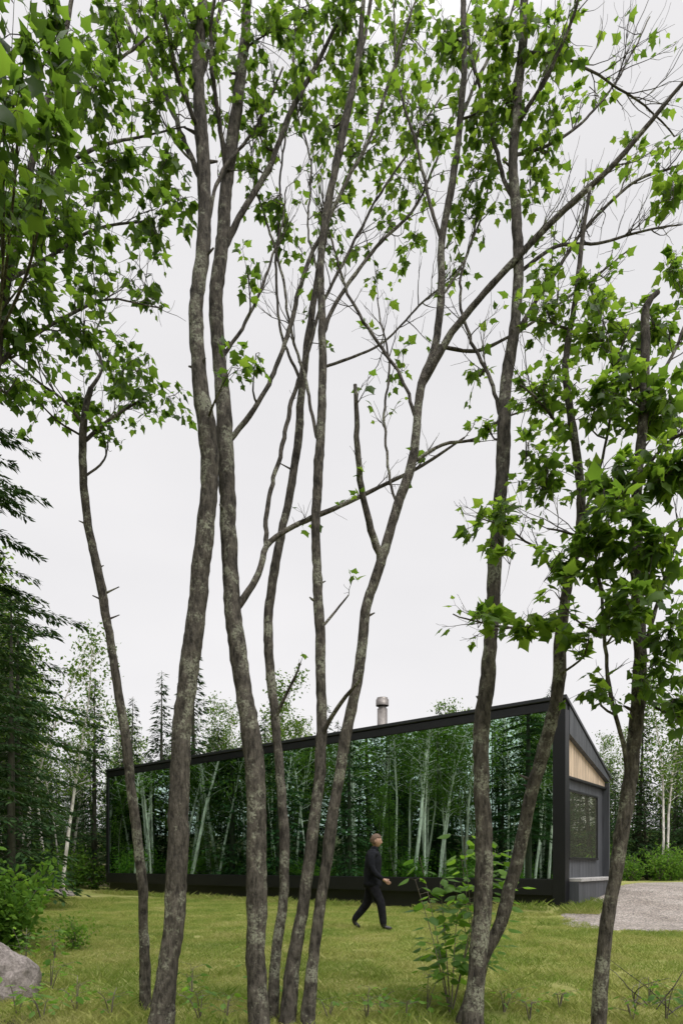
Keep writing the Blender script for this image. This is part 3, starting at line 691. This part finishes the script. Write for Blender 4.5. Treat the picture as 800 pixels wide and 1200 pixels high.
V=[(0,0,.93),(.01,0,1.06),(.02,0,1.2),(.03,0,1.34),(.035,0,1.43),(.05,0,1.50),(.065,0,1.57),
   (0,-.085,.86),(.10,-.095,.68),(.19,-.10,.50),(.215,-.10,.30),(.235,-.10,.12),(.25,-.10,.06),(.33,-.105,.045),(.40,-.108,.04),
   (0,.085,.86),(-.05,.09,.68),(-.09,.095,.50),(-.20,.10,.36),(-.335,.10,.20),(-.355,.10,.13),(-.29,.10,.065),(-.225,.10,.04),
   (.03,-.15,1.40),(.02,-.205,1.37),(.03,-.24,1.24),(.045,-.255,1.12),(.13,-.25,1.03),(.250,-.221,.941),
   (.03,.15,1.40),(.02,.205,1.37),(-.06,.235,1.25),(-.13,.25,1.13),(-.15,.255,1.02),(-.132,.255,.89)]
E=[(0,1),(1,2),(2,3),(3,4),(4,5),(5,6),(0,7),(7,8),(8,9),(9,10),(10,11),(11,12),(12,13),(13,14),(0,15),(15,16),(16,17),(17,18),(18,19),(19,20),(20,21),(21,22),(4,23),(23,24),(24,25),(25,26),(26,27),(27,28),(4,29),(29,30),(30,31),(31,32),(32,33),(33,34)]
Rd=[.165,.165,.165,.17,.13,.065,.052, .12,.11,.088,.08,.068,.05,.046,.034, .12,.11,.088,.08,.068,.05,.046,.034, .095,.085,.075,.066,.058,.044,.095,.085,.075,.066,.058,.044]
def bm_(c):
    if c.z>1.525: return 3
    if (c.z<.125 and c.x>.1) or (c.x<-.16 and c.z<.16): return 2
    if c.z<.82 : return 1
    return 0
skin('body',V,E,Rd,[M_COAT,M_PANT,M_SHOE,M_SKIN],0,2,man,bm_)
def loft(name,rings,mat,n=28):
    v=[];f=[]
    for (cx,z,rx,ry) in rings:
        for k in range(n):
            a=2*math.pi*k/n; w_=1+.035*math.sin(a*5+z*30)
            v.append((cx+rx*w_*math.cos(a),ry*w_*math.sin(a),z+.008*math.sin(a*3)))
    for r in range(len(rings)-1):
        for k in range(n): f.append([r*n+k,r*n+(k+1)%n,(r+1)*n+(k+1)%n,(r+1)*n+k])
    o=obj(name,v,f,mat,man,True); s=o.modifiers.new('t','SOLIDIFY'); s.thickness=.012; return o
loft('jacket_body',[(.02,.80,.172,.20),(.012,.87,.17,.20),(.012,.98,.155,.185),(.02,1.12,.152,.185),(.028,1.25,.158,.20),(.033,1.36,.150,.195),(.036,1.43,.115,.15),(.045,1.485,.075,.085)],M_COAT)
loft('collar',[(.048,1.47,.078,.085),(.052,1.51,.072,.074),(.056,1.545,.074,.074)],M_COAT)
def hand(side,wx,wy,wz,dx,dz):
    d=np.array([dx,0,dz]); d/=np.linalg.norm(d); p=np.array([wx,wy,wz]); lat=np.array([d[2],0,-d[0]]); inn=np.array([0,-side,0.])
    V=[p-d*.03,p+d*.03,p+d*.07]; E=[(0,1),(1,2)]; Rr=[.026,.03,.028]
    for k,(o_,L) in enumerate([(-.028,.065),(-.010,.075),(.010,.07),(.027,.055)]):
        a=p+d*.07+lat*o_; b1=a+d*L*.5+inn*.006; b2=b1+d*L*.42+inn*.022; n0=len(V); V+=[a,b1,b2]; E+=[(2,n0),(n0,n0+1),(n0+1,n0+2)]; Rr+=[.010,.009,.0075]
    n0=len(V); a=p+d*.025-lat*.028; V+=[a,a+d*.03-lat*.018+inn*.01,a+d*.06-lat*.02+inn*.018]; E+=[(1,n0),(n0,n0+1),(n0+1,n0+2)]; Rr+=[.013,.011,.009]
    skin('hand',V,E,Rr,[M_SKIN],0,1,man)
hand(-1,.262,-.218,.934,.85,-.55); hand(1,-.13,.255,.88,.15,-1)
bm=bmesh.new(); bmesh.ops.create_uvsphere(bm,u_segments=40,v_segments=30,radius=1)
for v_ in bm.verts:
    x_,y_,z_=v_.co; k=1-.22*max(0,-z_)**1.5
    X_=x_*.098*k+(.008 if z_<0 else 0)*(-z_); Y_=y_*.078*k; Z_=z_*.118
    if x_>.3:
        nose=math.exp(-((y_/.16)**2+((z_+.12)/.2)**2)); X_+=.026*nose
        X_-=.012*math.exp(-(((abs(y_)-.36)/.16)**2+((z_-.06)/.12)**2))
        X_+=.008*math.exp(-((y_/.35)**2+((z_+.5)/.07)**2))-.004*math.exp(-((y_/.3)**2+((z_+.42)/.03)**2))
        X_+=.012*math.exp(-((y_/.3)**2+((z_+.85)/.15)**2))+.006*math.exp(-((y_/.7)**2+((z_-.22)/.08)**2))
    v_.co=(X_,Y_,Z_)
def bmo(name,bm,mat):
    me=bpy.data.meshes.new(name); bm.to_mesh(me); bm.free(); me.materials.append(mat)
    for p_ in me.polygons: p_.use_smooth=True
    return link(bpy.data.objects.new(name,me),man)
h_=bmo('head',bm,M_SKIN); h_.location=(.085,0,1.65); h_.rotation_euler=(0,math.radians(8),0)
bm=bmesh.new(); bmesh.ops.create_uvsphere(bm,u_segments=40,v_segments=30,radius=1)
dl=[v_ for v_ in bm.verts if not (v_.co.z>.42+.1*v_.co.x or (v_.co.x<.22 and v_.co.z>-.62-.3*v_.co.x) )]
bmesh.ops.delete(bm,geom=dl,context='VERTS')
for v_ in bm.verts:
    k=1+.05*math.sin(v_.co.x*21+v_.co.y*17)*math.cos(v_.co.z*19+v_.co.y*9)
    v_.co=(v_.co.x*.112*k-.004,v_.co.y*.092*k,v_.co.z*.134*k+.003)
hh=bmo('hair',bm,M_HAIR); hh.location=h_.location; hh.rotation_euler=h_.rotation_euler
for sy_ in (-1,1):
    bm=bmesh.new(); bmesh.ops.create_uvsphere(bm,u_segments=12,v_segments=8,radius=1)
    for v_ in bm.verts: v_.co=(v_.co.x*.018-.003,v_.co.y*.009+sy_*.088,v_.co.z*.032-.005)
    o=bmo('ear',bm,M_SKIN); o.location=h_.location; o.rotation_euler=h_.rotation_euler
    bm=bmesh.new(); bmesh.ops.create_uvsphere(bm,u_segments=12,v_segments=8,radius=.012)
    o=bmo('eye',bm,M_EYE); o.location=(.085+.078,sy_*.03,1.65)

# ------------------------------------------------------------------ sky, sun, camera
SE=math.radians(52); SR=math.radians(145)
wd=bpy.data.worlds.new('World'); S.world=wd; wd.use_nodes=True; nt=wd.node_tree; nt.nodes.clear()
sk=nt.nodes.new('ShaderNodeTexSky'); sk.sky_type='NISHITA'; sk.sun_disc=False; sk.sun_elevation=SE; sk.sun_rotation=SR
hs=nt.nodes.new('ShaderNodeHueSaturation'); hs.inputs['Saturation'].default_value=.1; nt.links.new(sk.outputs[0],hs.inputs['Color'])
tc=nt.nodes.new('ShaderNodeTexCoord'); sp=nt.nodes.new('ShaderNodeSeparateXYZ'); nt.links.new(tc.outputs['Generated'],sp.inputs[0])
mr=nt.nodes.new('ShaderNodeMapRange'); mr.inputs['From Min'].default_value=.78; mr.inputs['From Max'].default_value=1.0; mr.inputs['To Min'].default_value=1.0; mr.inputs['To Max'].default_value=5.6
nt.links.new(sp.outputs[2],mr.inputs[0])
nz=noise(nt,1.6,4,.5,tc.outputs['Generated'],(1,1,2.5)); cl=ramp(nt,nz,[(.3,(8.7,8.6,8.8)),(.7,(9.7,9.55,9.7))])
vm=nt.nodes.new('ShaderNodeVectorMath'); vm.operation='SCALE'; nt.links.new(cl,vm.inputs[0]); nt.links.new(mr.outputs[0],vm.inputs['Scale'])
bg=nt.nodes.new('ShaderNodeBackground'); bg.inputs['Strength'].default_value=.1
nt.links.new(mix(nt,.88,hs.outputs[0],vm.outputs[0]),bg.inputs[0])
wo=nt.nodes.new('ShaderNodeOutputWorld'); nt.links.new(bg.outputs[0],wo.inputs[0])
sl=bpy.data.lights.new('sun','SUN'); sl.energy=2.0; sl.angle=math.radians(25); sl.color=(1,.97,.93)
so=bpy.data.objects.new('sun',sl); link(so)
dirv=Vector((math.sin(SR)*math.cos(SE),math.cos(SR)*math.cos(SE),math.sin(SE)))
so.rotation_euler=dirv.to_track_quat('Z','Y').to_euler(); so.location=(0,-5,20)
cam=bpy.data.cameras.new('camera'); co=bpy.data.objects.new('camera',cam); link(co)
co.location=(0,0,CH); co.rotation_euler=(math.radians(90),0,0)
cam.sensor_fit='VERTICAL'; cam.sensor_height=36; cam.sensor_width=24; cam.lens=F/1200*36; cam.shift_y=(HY-600)/1200; cam.clip_end=2000
S.camera=co
S.view_settings.view_transform='Standard'; S.view_settings.look='None'; S.view_settings.exposure=0
